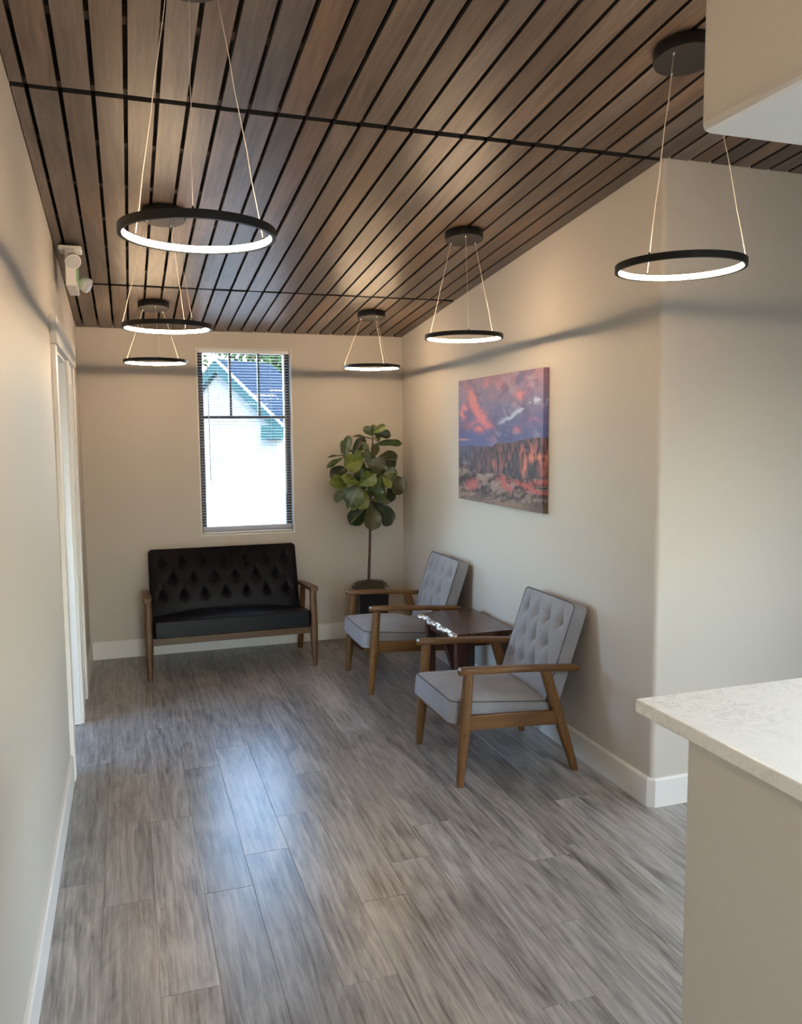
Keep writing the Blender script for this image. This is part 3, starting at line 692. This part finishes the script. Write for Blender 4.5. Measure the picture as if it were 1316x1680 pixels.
def seating(name, Wl, Wc, ds, fab, pip, wd, nb, seat_crown, loc, rz, label, cat, group=None):
    """armchair profile: depth s along local x (front at 0), width along local y; Wl leg spacing, Wc cushion width"""
    root = empty(name, loc, rz); tag(root, label, cat, group)
    def S(s): return s * ds - 0.32 * ds
    for sg in (-1, 1):
        y = sg * Wl / 2
        secs = []
        for z, w in ((0, 0.032), (0.02, 0.036), (0.12, 0.047), (0.24, 0.055), (0.36, 0.055), (0.48, 0.051), (0.546, 0.049)):
            secs.append(sect((S(0.017 + 0.045 * z / 0.545), y, z), (1, 0, 0), (0, 1, 0), w, w * (1.0 if nb > 5 else 0.84)))
        lg = MB().loft(secs).build('leg', wd + '_z', root, smooth='auto')
        bolt = MB().lathe([(0.0085, 0.0), (0.008, 0.004), (0.004, 0.0075)], (0, 0, 0), 14, axis=1).build('bolt', wd + '_z', lg, smooth='auto', loc=(S(0.036), y + sg * 0.022, 0.252))
        bolt.scale = (1, sg, 1)
        secs = []
        for z, w in ((0, 0.036), (0.02, 0.040), (0.15, 0.052), (0.30, 0.056), (0.42, 0.056), (0.520, 0.054)):
            secs.append(sect((S(0.630 - 0.163 * z / 0.51), y, z), (1, 0, 0), (0, 1, 0), w, 0.040))
        lg = MB().loft(secs).build('leg', wd + '_z', root, smooth='auto')
        bolt = MB().lathe([(0.0085, 0.0), (0.008, 0.004), (0.004, 0.0075)], (0, 0, 0), 14, axis=1).build('bolt', wd + '_z', lg, smooth='auto', loc=(S(0.538), y + sg * 0.020, 0.300))
        bolt.scale = (1, sg, 1)
        # arm
        secs = []
        for s, zt, w in ((0.012, 0.566, 0.034), (0.020, 0.571, 0.048), (0.045, 0.573, 0.056), (0.14, 0.567, 0.058), (0.28, 0.560, 0.052), (0.42, 0.550, 0.046), (0.56, 0.538, 0.042), (0.625, 0.532, 0.040), (0.640, 0.529, 0.030)):
            th = 0.029 if 0.015 < s < 0.63 else 0.022
            secs.append(sect((S(s), y + sg * 0.004, zt - 0.0145), (0, 1, 0), (0, 0, 1), w * (1.18 if nb > 5 else 1.0), th, 16, 7))
        MB().loft(secs).build('arm', wd + '_x', root, smooth='auto')
        # side rail
        m = MB(); t0, t1 = sorted((y - sg * 0.012, y + sg * 0.012))
        m.loft([[(S(s), t0, z0), (S(s), t1, z0), (S(s), t1, z1), (S(s), t0, z1)] for s, z0, z1 in ((0.05, 0.272, 0.342), (0.54, 0.245, 0.315))]).build('side_rail', wd + '_x', root, bevel=0.003)
    hl = Wl / 2 - 0.015
    MB().box((S(0.030), -hl, 0.238), (S(0.030) + 0.024, hl, 0.286)).build('front_rail', wd + '_y', root, bevel=0.003)
    MB().box((S(0.535), -hl, 0.235), (S(0.535) + 0.024, hl, 0.300)).build('back_rail', wd + '_y', root, bevel=0.003)
    # seat
    a = Vector((S(-0.012), 0, 0.405)); b = Vector((S(0.53), 0, 0.350))
    ux = Vector((0, 1, 0)); uy = (b - a).normalized(); un = Vector((uy.z * -1, 0, uy.x)).normalized()
    if un.z < 0: un = -un
    m, rr, h = cushion((a + b) / 2, ux, uy, un, Wc, (b - a).length, 0.105, seat_crown, [], 28, 22)
    st = m.build('seat', fab, root, smooth='auto')
    MB().tube(rr, 0.0033, 6, closed=True).build('piping', pip, st, smooth=True)
    # back
    a = Vector((S(0.478), 0, 0.345)); b = Vector((S(0.478) + 0.163, 0, 0.822))
    uy = (b - a).normalized(); un = Vector((-uy.z, 0, uy.x)); Hb = (b - a).length
    if un.x > 0: un = -un
    dm = []
    for row, cnt in enumerate((nb, nb - 1, nb)):
        sp = (Wc - 0.16) / (nb - 1); tb = Hb / 2 - 0.110 - 0.122 * row
        for i in range(cnt):
            dm.append(((i - (cnt - 1) / 2) * sp, tb, 0.030 if nb < 6 else 0.026, 0.025 if nb < 6 else 0.015))
    O = (a + b) / 2
    m, rr, h = cushion(O, ux, uy, un, Wc, Hb, 0.075, 0.030, dm, max(40, int(Wc / 0.011)), 42)
    bk = m.build('backrest', fab, root, smooth='auto')
    MB().tube(rr, 0.0033, 6, closed=True).build('piping', pip, bk, smooth=True)
    bm = MB().lathe([(0.003, 0.0065), (0.0085, 0.0045), (0.0105, 0.0005), (0.009, -0.004)], n=14).mesh('button'); bm.materials.append(MATS['button_grey' if fab == 'grey_fabric' else fab])
    q = Vector((0, 0, 1)).rotation_difference(un)
    for (da, db, _, _) in dm:
        o = link('button', bm, bk, smooth=True, loc=O + ux * da + uy * db + un * (h(da, db) + 0.0045)); o.rotation_mode = 'QUATERNION'; o.rotation_quaternion = q
    return root
ch = seating('armchair', 0.571, 0.515, 1.0, 'grey_fabric', 'grey_piping', 'chair_wood', 4, 0.056, (1.412 + 0.32, 3.718, 0), 0.0,
             'grey button-tufted wooden armchair between the side table and the rounded wall corner', 'armchair', 'grey tufted armchairs')
c2 = copy_tree(ch); c2.location = (1.405 + 0.32, 5.177, 0); c2['label'] = 'grey button-tufted wooden armchair between the potted plant and the side table'
seating('loveseat', 1.138, 1.085, 0.87, 'black_leather', 'black_leather', 'sofa_wood', 7, 0.045, (0.662, 5.655 + 0.32 * 0.87, 0), PI / 2,
        'black leather loveseat with tufted back and brown wooden frame under the window', 'loveseat')

# ------------------------------------------------------------------ side table
tb = empty('side_table', (1.90, 4.485, 0)); tag(tb, 'dark walnut side table with silvery live edge between the two armchairs', 'side table')
rt = random.Random(5)
zt0, zt1 = 0.503, 0.531
edges = [-0.172, -0.095, -0.02, 0.05, 0.115, 0.185]
for i in range(5):
    xa, xb = edges[i] + 0.0004, edges[i + 1] - 0.0004
    MB().box((xa, -0.305, zt0), (xb, 0.305, zt1)).build('plank', 'table_wood', tb, bevel=0.001)
secs = []
for k in range(41):
    y = -0.305 + 0.61 * k / 40
    e = -0.186 - 0.012 * math.sin(k * 0.55) - 0.007 * math.sin(k * 1.7 + 1) - rt.uniform(0, 0.006)
    e2 = e - 0.006 - rt.uniform(0, 0.008)
    secs.append([(-0.1725, y, zt0), (-0.1725, y, zt1 + 0.0004), (e + 0.012, y, zt1 - rt.uniform(0.000, 0.003)), (e, y, zt1 - 0.007 - rt.uniform(0, 0.003)), (e2 + 0.004, y, zt1 - 0.018), (e2 + 0.012, y, zt0)])
MB().loft(secs).build('live_edge', 'silver_edge', tb, smooth=True)
tb.children[-1]['label'] = 'glossy silvery live edge'
for x, y in ((-0.135, -0.245), (0.150, -0.225), (-0.125, 0.255), (0.135, 0.235)):
    MB().loft([[(x - 0.022, y - 0.022, 0), (x + 0.022, y - 0.022, 0), (x + 0.022, y + 0.022, 0), (x - 0.022, y + 0.022, 0)],
               [(x - 0.027, y - 0.027, zt0), (x + 0.027, y - 0.027, zt0), (x + 0.027, y + 0.027, zt0), (x - 0.027, y + 0.027, zt0)]]).build('leg', 'table_leg_wood', tb, bevel=0.002)
for y in (-0.24, 0.245): MB().box((-0.110, y - 0.012, 0.44), (0.125, y + 0.012, 0.500)).build('apron', 'table_leg_wood', tb, bevel=0.002)
for x in (-0.13, 0.142): MB().box((x - 0.012, -0.215, 0.44), (x + 0.012, 0.225, 0.500)).build('apron', 'table_leg_wood', tb, bevel=0.002)
MB().loft([[(-0.06, 0.20, 0.40), (0.0, 0.20, 0.40), (0.0, 0.235, 0.40), (-0.06, 0.235, 0.40)], [(0.05, 0.20, 0.0), (0.11, 0.20, 0.0), (0.11, 0.235, 0.0), (0.05, 0.235, 0.0)]]).build('brace', 'table_leg_wood', tb)
MB().box((-0.10, 0.205, 0.395), (0.11, 0.235, 0.44)).build('stretcher', 'table_leg_wood', tb, bevel=0.002)

# ------------------------------------------------------------------ potted fiddle leaf fig
PYP = 6.06; PXP = 1.765
pl = empty('potted_tree', (PXP, PYP, 0)); tag(pl, 'fiddle leaf fig tree in a square black pot with dry moss in the corner', 'potted plant')
def L(p): return Vector(p) - Vector((PXP, PYP, 0))
m = MB(); hw0, hw1 = 0.105, 0.118
m.loft([[(s * a, t * a, z) for s, t in ((-1, -1), (1, -1), (1, 1), (-1, 1))] for a, z in ((hw0, 0), (hw1, 0.455), (hw1 - 0.012, 0.455), (hw1 - 0.014, 0.42))])
m.build('pot', 'pot_black', pl, bevel=0.004)
# moss: a mound with many short curled strands
rm = random.Random(11); m = MB()
m.lathe([(0.098, 0.425), (0.112, 0.455), (0.110, 0.478), (0.085, 0.492), (0.01, 0.498)], n=20)
for k in range(1500):
    a = rm.uniform(0, 2 * PI); r = 0.135 * math.sqrt(rm.random()); z0 = 0.455 + 0.045 * max(0, 1 - (r / 0.14) ** 6)
    p = Vector((r * math.cos(a), r * math.sin(a), z0)); d = Vector((rm.gauss(0, 1) + math.cos(a) * 0.8, rm.gauss(0, 1) + math.sin(a) * 0.8, rm.uniform(-0.1, 1.3))).normalized()
    ln = rm.uniform(0.015, 0.045); s = Vector((-d.y, d.x, rm.uniform(-0.4, 0.4))).normalized() * 0.0016
    e = p + d * ln + Vector((0, 0, -0.01)); mid = p + d * ln * 0.5 + Vector((rm.gauss(0, 0.004), rm.gauss(0, 0.004), 0.004))
    m.add([p - s, p + s, mid + s, mid - s, e], [(0, 1, 2, 3), (3, 2, 4)])
o = m.build('moss', 'moss_dry', pl); o['kind'] = 'stuff'
TRK = [at(605, 955, PYP), at(606.5, 905, PYP), at(607.5, 868, PYP), at(608, 820, PYP), at(609, 770, PYP), at(611, 730, PYP), at(612, 708, PYP)]
m = MB().tube([L(p) for p in TRK], [0.0115, 0.011, 0.010, 0.009, 0.008, 0.006, 0.004], 10)
m.build('trunk', 'trunk_bark', pl, smooth='auto')
KS = 150 / 1292.0
def q(a, b, d): return at(530 + a * KS, 685 + b * KS, PYP - d)
SPR = q(310, 600, 0.03)
MB().tube([L(q(560, 800, 0.0)), L(q(420, 700, 0.02)), L(SPR), L(q(320, 500, 0.03))], [0.006, 0.006, 0.009, 0.003], 8).build('branch', 'trunk_bark', pl, smooth='auto')
MB().tube([L(q(650, 1000, 0.0)), L(q(760, 920, 0.03)), L(q(850, 830, 0.06))], [0.006, 0.005, 0.003], 8).build('branch', 'trunk_bark', pl, smooth='auto')
def leaf_mesh(seed, bend, cup, wav):
    rs = random.Random(seed); nx, ny = 11, 6; v = []; f = []
    for i in range(nx + 1):
        s = i / nx
        # obovate outline: narrow waist near the stalk, broad rounded end
        w = 0.5 * (0.10 + 0.62 * math.sin(PI * min(1, s * 0.86 + 0.02)) ** 0.9 * (0.45 + 0.75 * s)) * (1 - max(0, (s - 0.80) / 0.20) ** 2.6 * 0.93)
        if s < 0.10: w *= 0.35 + 6.5 * s
        for j in range(-ny, ny + 1):
            t = j / ny
            z = -bend * s * s + cup * abs(t) ** 1.4 * w * 2 + wav * math.sin(s * 11 + seed + 1.7 * (t > 0)) * abs(t) ** 2 * (0.3 + s)
            v.append((s * (1 - 0.15 * bend * s), t * w, z))
    n = 2 * ny + 1
    for i in range(nx):
        for j in range(2 * ny): f.append((i * n + j, i * n + j + 1, (i + 1) * n + j + 1, (i + 1) * n + j))
    me = bpy.data.meshes.new('leaf'); me.from_pydata(v, [], f); me.polygons.foreach_set('use_smooth', [True] * len(f)); me.materials.append(MATS['leaf_mid'])
    return me
LM = [leaf_mesh(1, 0.10, 0.10, 0.030), leaf_mesh(2, 0.22, 0.14, 0.035), leaf_mesh(3, 0.05, 0.20, 0.025), leaf_mesh(4, 0.30, 0.05, 0.04)]
# (stalk end, tip, width in the crop's pixels, distance in front of the trunk at stalk and tip, tint, face tilt sideways, face tilt up)
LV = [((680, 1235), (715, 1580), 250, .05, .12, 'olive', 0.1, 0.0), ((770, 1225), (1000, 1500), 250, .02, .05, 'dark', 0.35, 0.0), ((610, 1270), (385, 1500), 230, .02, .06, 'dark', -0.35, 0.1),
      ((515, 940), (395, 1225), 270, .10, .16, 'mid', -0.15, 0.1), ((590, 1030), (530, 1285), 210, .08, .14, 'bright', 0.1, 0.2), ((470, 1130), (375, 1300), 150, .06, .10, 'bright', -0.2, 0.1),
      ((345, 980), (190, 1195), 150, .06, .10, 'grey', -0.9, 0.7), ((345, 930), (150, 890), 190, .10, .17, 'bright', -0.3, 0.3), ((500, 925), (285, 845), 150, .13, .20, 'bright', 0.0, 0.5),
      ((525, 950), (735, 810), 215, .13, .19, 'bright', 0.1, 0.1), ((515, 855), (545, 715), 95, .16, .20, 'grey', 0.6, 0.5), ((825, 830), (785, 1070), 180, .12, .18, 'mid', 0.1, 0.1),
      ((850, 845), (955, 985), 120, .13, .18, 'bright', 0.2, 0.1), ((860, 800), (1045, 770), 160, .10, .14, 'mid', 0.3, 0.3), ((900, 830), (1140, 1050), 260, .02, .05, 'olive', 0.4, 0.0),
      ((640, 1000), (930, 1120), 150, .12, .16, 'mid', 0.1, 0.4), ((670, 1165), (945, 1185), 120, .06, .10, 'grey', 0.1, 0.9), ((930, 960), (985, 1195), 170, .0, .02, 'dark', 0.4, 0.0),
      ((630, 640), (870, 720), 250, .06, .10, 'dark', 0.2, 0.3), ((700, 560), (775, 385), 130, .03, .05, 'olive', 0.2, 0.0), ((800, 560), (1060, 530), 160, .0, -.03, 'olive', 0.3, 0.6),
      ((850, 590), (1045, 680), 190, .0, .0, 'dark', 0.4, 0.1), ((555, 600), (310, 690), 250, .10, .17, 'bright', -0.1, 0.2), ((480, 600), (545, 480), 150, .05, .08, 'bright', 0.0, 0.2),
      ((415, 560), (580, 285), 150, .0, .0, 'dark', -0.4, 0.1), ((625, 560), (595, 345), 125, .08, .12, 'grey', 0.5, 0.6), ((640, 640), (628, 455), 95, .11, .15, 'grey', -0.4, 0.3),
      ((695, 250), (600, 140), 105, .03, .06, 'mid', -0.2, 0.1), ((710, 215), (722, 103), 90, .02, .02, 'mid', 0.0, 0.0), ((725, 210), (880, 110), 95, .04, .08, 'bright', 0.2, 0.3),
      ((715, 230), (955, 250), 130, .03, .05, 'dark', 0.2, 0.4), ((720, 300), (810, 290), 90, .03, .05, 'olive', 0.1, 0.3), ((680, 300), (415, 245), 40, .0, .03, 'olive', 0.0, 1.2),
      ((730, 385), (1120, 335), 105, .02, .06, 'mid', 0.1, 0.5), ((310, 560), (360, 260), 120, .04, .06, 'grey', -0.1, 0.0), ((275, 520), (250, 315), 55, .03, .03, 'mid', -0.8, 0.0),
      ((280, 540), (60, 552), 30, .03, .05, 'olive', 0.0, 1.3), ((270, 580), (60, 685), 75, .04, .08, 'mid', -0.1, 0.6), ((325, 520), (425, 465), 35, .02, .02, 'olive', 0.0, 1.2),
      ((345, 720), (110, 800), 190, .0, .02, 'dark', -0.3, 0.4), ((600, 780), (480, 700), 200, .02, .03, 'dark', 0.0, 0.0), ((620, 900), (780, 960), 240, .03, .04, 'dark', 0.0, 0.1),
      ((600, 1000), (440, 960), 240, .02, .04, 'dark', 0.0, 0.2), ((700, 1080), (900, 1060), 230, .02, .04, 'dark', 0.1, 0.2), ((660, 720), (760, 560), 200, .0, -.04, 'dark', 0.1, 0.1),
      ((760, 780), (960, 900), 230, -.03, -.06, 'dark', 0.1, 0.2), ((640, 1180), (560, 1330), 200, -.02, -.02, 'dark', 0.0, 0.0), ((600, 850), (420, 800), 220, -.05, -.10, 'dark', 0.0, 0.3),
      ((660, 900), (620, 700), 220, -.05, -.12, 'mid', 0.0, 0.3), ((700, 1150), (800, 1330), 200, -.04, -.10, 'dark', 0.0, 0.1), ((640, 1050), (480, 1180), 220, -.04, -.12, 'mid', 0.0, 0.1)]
for i, (b, t_, w, d0, d1, tint, sx, sup) in enumerate(LV):
    B, T = q(b[0], b[1], d0), q(t_[0], t_[1], d1)
    ax = (T - B); ln = ax.length; ax.normalize()
    nrm = Vector((sx, -1.0, sup)); nrm = (nrm - ax * nrm.dot(ax)).normalized(); sd = nrm.cross(ax).normalized()
    wm = w * KS / FPX * (PYP - CAM.y) * 1.22; B = B - ax * ln * 0.06; ln *= 1.10
    o = link('leaf', LM[i % 4], pl); sy = wm / 0.72
    o.matrix_local = Matrix(((ax.x * ln, sd.x * sy, nrm.x * ln, B.x - PXP), (ax.y * ln, sd.y * sy, nrm.y * ln, B.y - PYP), (ax.z * ln, sd.z * sy, nrm.z * ln, B.z), (0, 0, 0, 1)))
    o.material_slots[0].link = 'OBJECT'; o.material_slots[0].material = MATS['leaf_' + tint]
    # stalk from the trunk or the side sprig
    if i < 40:
        if i in (34, 35, 36, 37, 38): A = SPR + Vector((0, 0, -0.01 + 0.012 * (i - 34)))
        else:
            zz = min(max(B.z - 0.03, TRK[2].z), TRK[-1].z); k = 2
            while k < len(TRK) - 2 and TRK[k + 1].z < zz: k += 1
            u = (zz - TRK[k].z) / max(1e-6, TRK[k + 1].z - TRK[k].z); A = TRK[k].lerp(TRK[k + 1], min(1, max(0, u)))
        if (A - B).length > 0.012:
            MB().tube([L(A), L(A.lerp(B, 0.5) + Vector((0, 0, 0.006))), L(B + ax * 0.01)], [0.0035, 0.0028, 0.0022], 6).build('stalk', 'leaf_olive', pl, smooth='auto')

# ------------------------------------------------------------------ outside the window
g = MB().box((-60, -40, -0.5), (60, 90, -0.28)).build('ground', 'ground_concrete'); struct(g, 'pale concrete yard outside the window', 'ground')
HS = 30.0
pk = at(352, 588, HS); A = math.radians(38); K = (HS - 0) / 16.0
dv = Vector((math.cos(A), math.sin(A), 0)); ev = Vector((math.sin(A), -math.cos(A), 0))
LR, wv_, hv = 1.56 * K, 1.65 * K, 1.27 * K
hs = empty('neighbour_house', (pk.x, pk.y, -0.28)); tag(hs, 'white gabled house with teal trim and slate-blue roof seen through the blind', 'house')
hp = Vector(hs.location)
def G(e, d, z): return ev * e + dv * d + Vector((0, 0, z - hp.z))
ze = pk.z - hv
wi = wv_ * 0.86; zwi = pk.z - hv * 0.86 - 0.15
m = MB().loft([[G(-wi, d, -0.28), G(wi, d, -0.28), G(wi, d, zwi), G(0, d, pk.z - 0.15), G(-wi, d, zwi)] for d in (0.25, LR - 0.1)]); m.build('house_wall', 'siding_white', hs)
for s in (-1, 1):
    m = MB().loft([[G(0, d, pk.z), G(s * wv_, d, ze), G(s * wv_, d, ze - 0.14), G(0, d, pk.z - 0.14)] for d in (0.06, LR)]); m.build('roof_slope', 'roof_shingle', hs)
    m = MB().loft([[G(0, d, pk.z + 0.03), G(s * wv_ * 1.01, d, ze + 0.03), G(s * wv_ * 1.01, d, ze - 0.06), G(0, d, pk.z - 0.06)] for d in (-0.02, 0.06)]); m.build('rake_edge', 'siding_white', hs)
    m = MB().loft([[G(0, d, pk.z - 0.06), G(s * wv_, d, ze - 0.06), G(s * wv_, d, ze - 0.42), G(0, d, pk.z - 0.46)] for d in (0.0, 0.24)]); m.build('rake_board', 'trim_teal', hs)
m = MB().loft([[G(e, d, ze - 0.45), G(e, d, ze + 0.0)] for e, d in ((wi - 0.45, -0.0), (wv_, -0.0), (wv_, 0.5), (wi - 0.45, 0.5))] , cap=False); 
MB().loft([[G(wi - 0.5, -0.01, z), G(wv_, -0.01, z), G(wv_, 0.5, z), G(wi - 0.5, 0.5, z)] for z in (ze - 0.50, ze - 0.02)]).build('eave_return', 'trim_teal', hs)
# lower wing in blue-grey siding past the gable corner
wb = empty('neighbour_garage', tuple(at(452, 760, HS + 4)[:2]) + (-0.28,)); tag(wb, 'blue-grey lean-to beyond the corner of the white house', 'outbuilding')
zt = at(455, 690, HS + 4).z; zb2 = at(455, 742, HS + 4).z
MB().box((0, 0, 0), (3.0, 2.5, zb2 + 0.28)).build('wall', 'siding_white', wb); MB().box((-0.05, -0.05, zb2 + 0.28), (3.05, 2.55, zt + 0.28)).build('upper_wall', 'teal_siding', wb)
def tree(p, h, r, label, seed, n=2600):
    rs = random.Random(seed); o = empty('tree', p); tag(o, label, 'tree', 'trees behind the white house')
    MB().tube([(0, 0, 0), (0.1, 0, h * 0.35), (0.05, 0.1, h * 0.75)], [0.22, 0.17, 0.06], 9).build('trunk', 'tree_bark', o, smooth='auto')
    m = MB()
    for k in range(n):
        d = Vector((rs.gauss(0, 1), rs.gauss(0, 1), rs.gauss(0, 1))).normalized() * (rs.random() ** 0.4)
        c = Vector((d.x * r, d.y * r, h * 0.62 + d.z * h * 0.40)); s = rs.uniform(0.10, 0.22)
        a = Vector((rs.gauss(0, 1), rs.gauss(0, 1), rs.gauss(0, 1))).normalized(); b = a.cross(Vector((rs.gauss(0, 1), rs.gauss(0, 1), rs.gauss(0, 1)))).normalized()
        m.add([c + a * s, c + b * s * 0.6, c - a * s, c - b * s * 0.6], [(0, 1, 2, 3)])
    me = m.mesh('crown'); me.materials.append(MATS['tree_leaf']); c = link('crown', me, o); c['kind'] = 'stuff'
p = at(415, 640, 46); tree((p.x, p.y, -0.28), 10.5, 3.2, 'leafy green tree rising above the ridge of the slate-blue roof', 1)
p = at(474, 640, 36); tree((p.x + 0.8, p.y + 4.6, -0.28), 8.0, 1.5, 'leafy green tree standing past the right end of the slate-blue roof', 2)
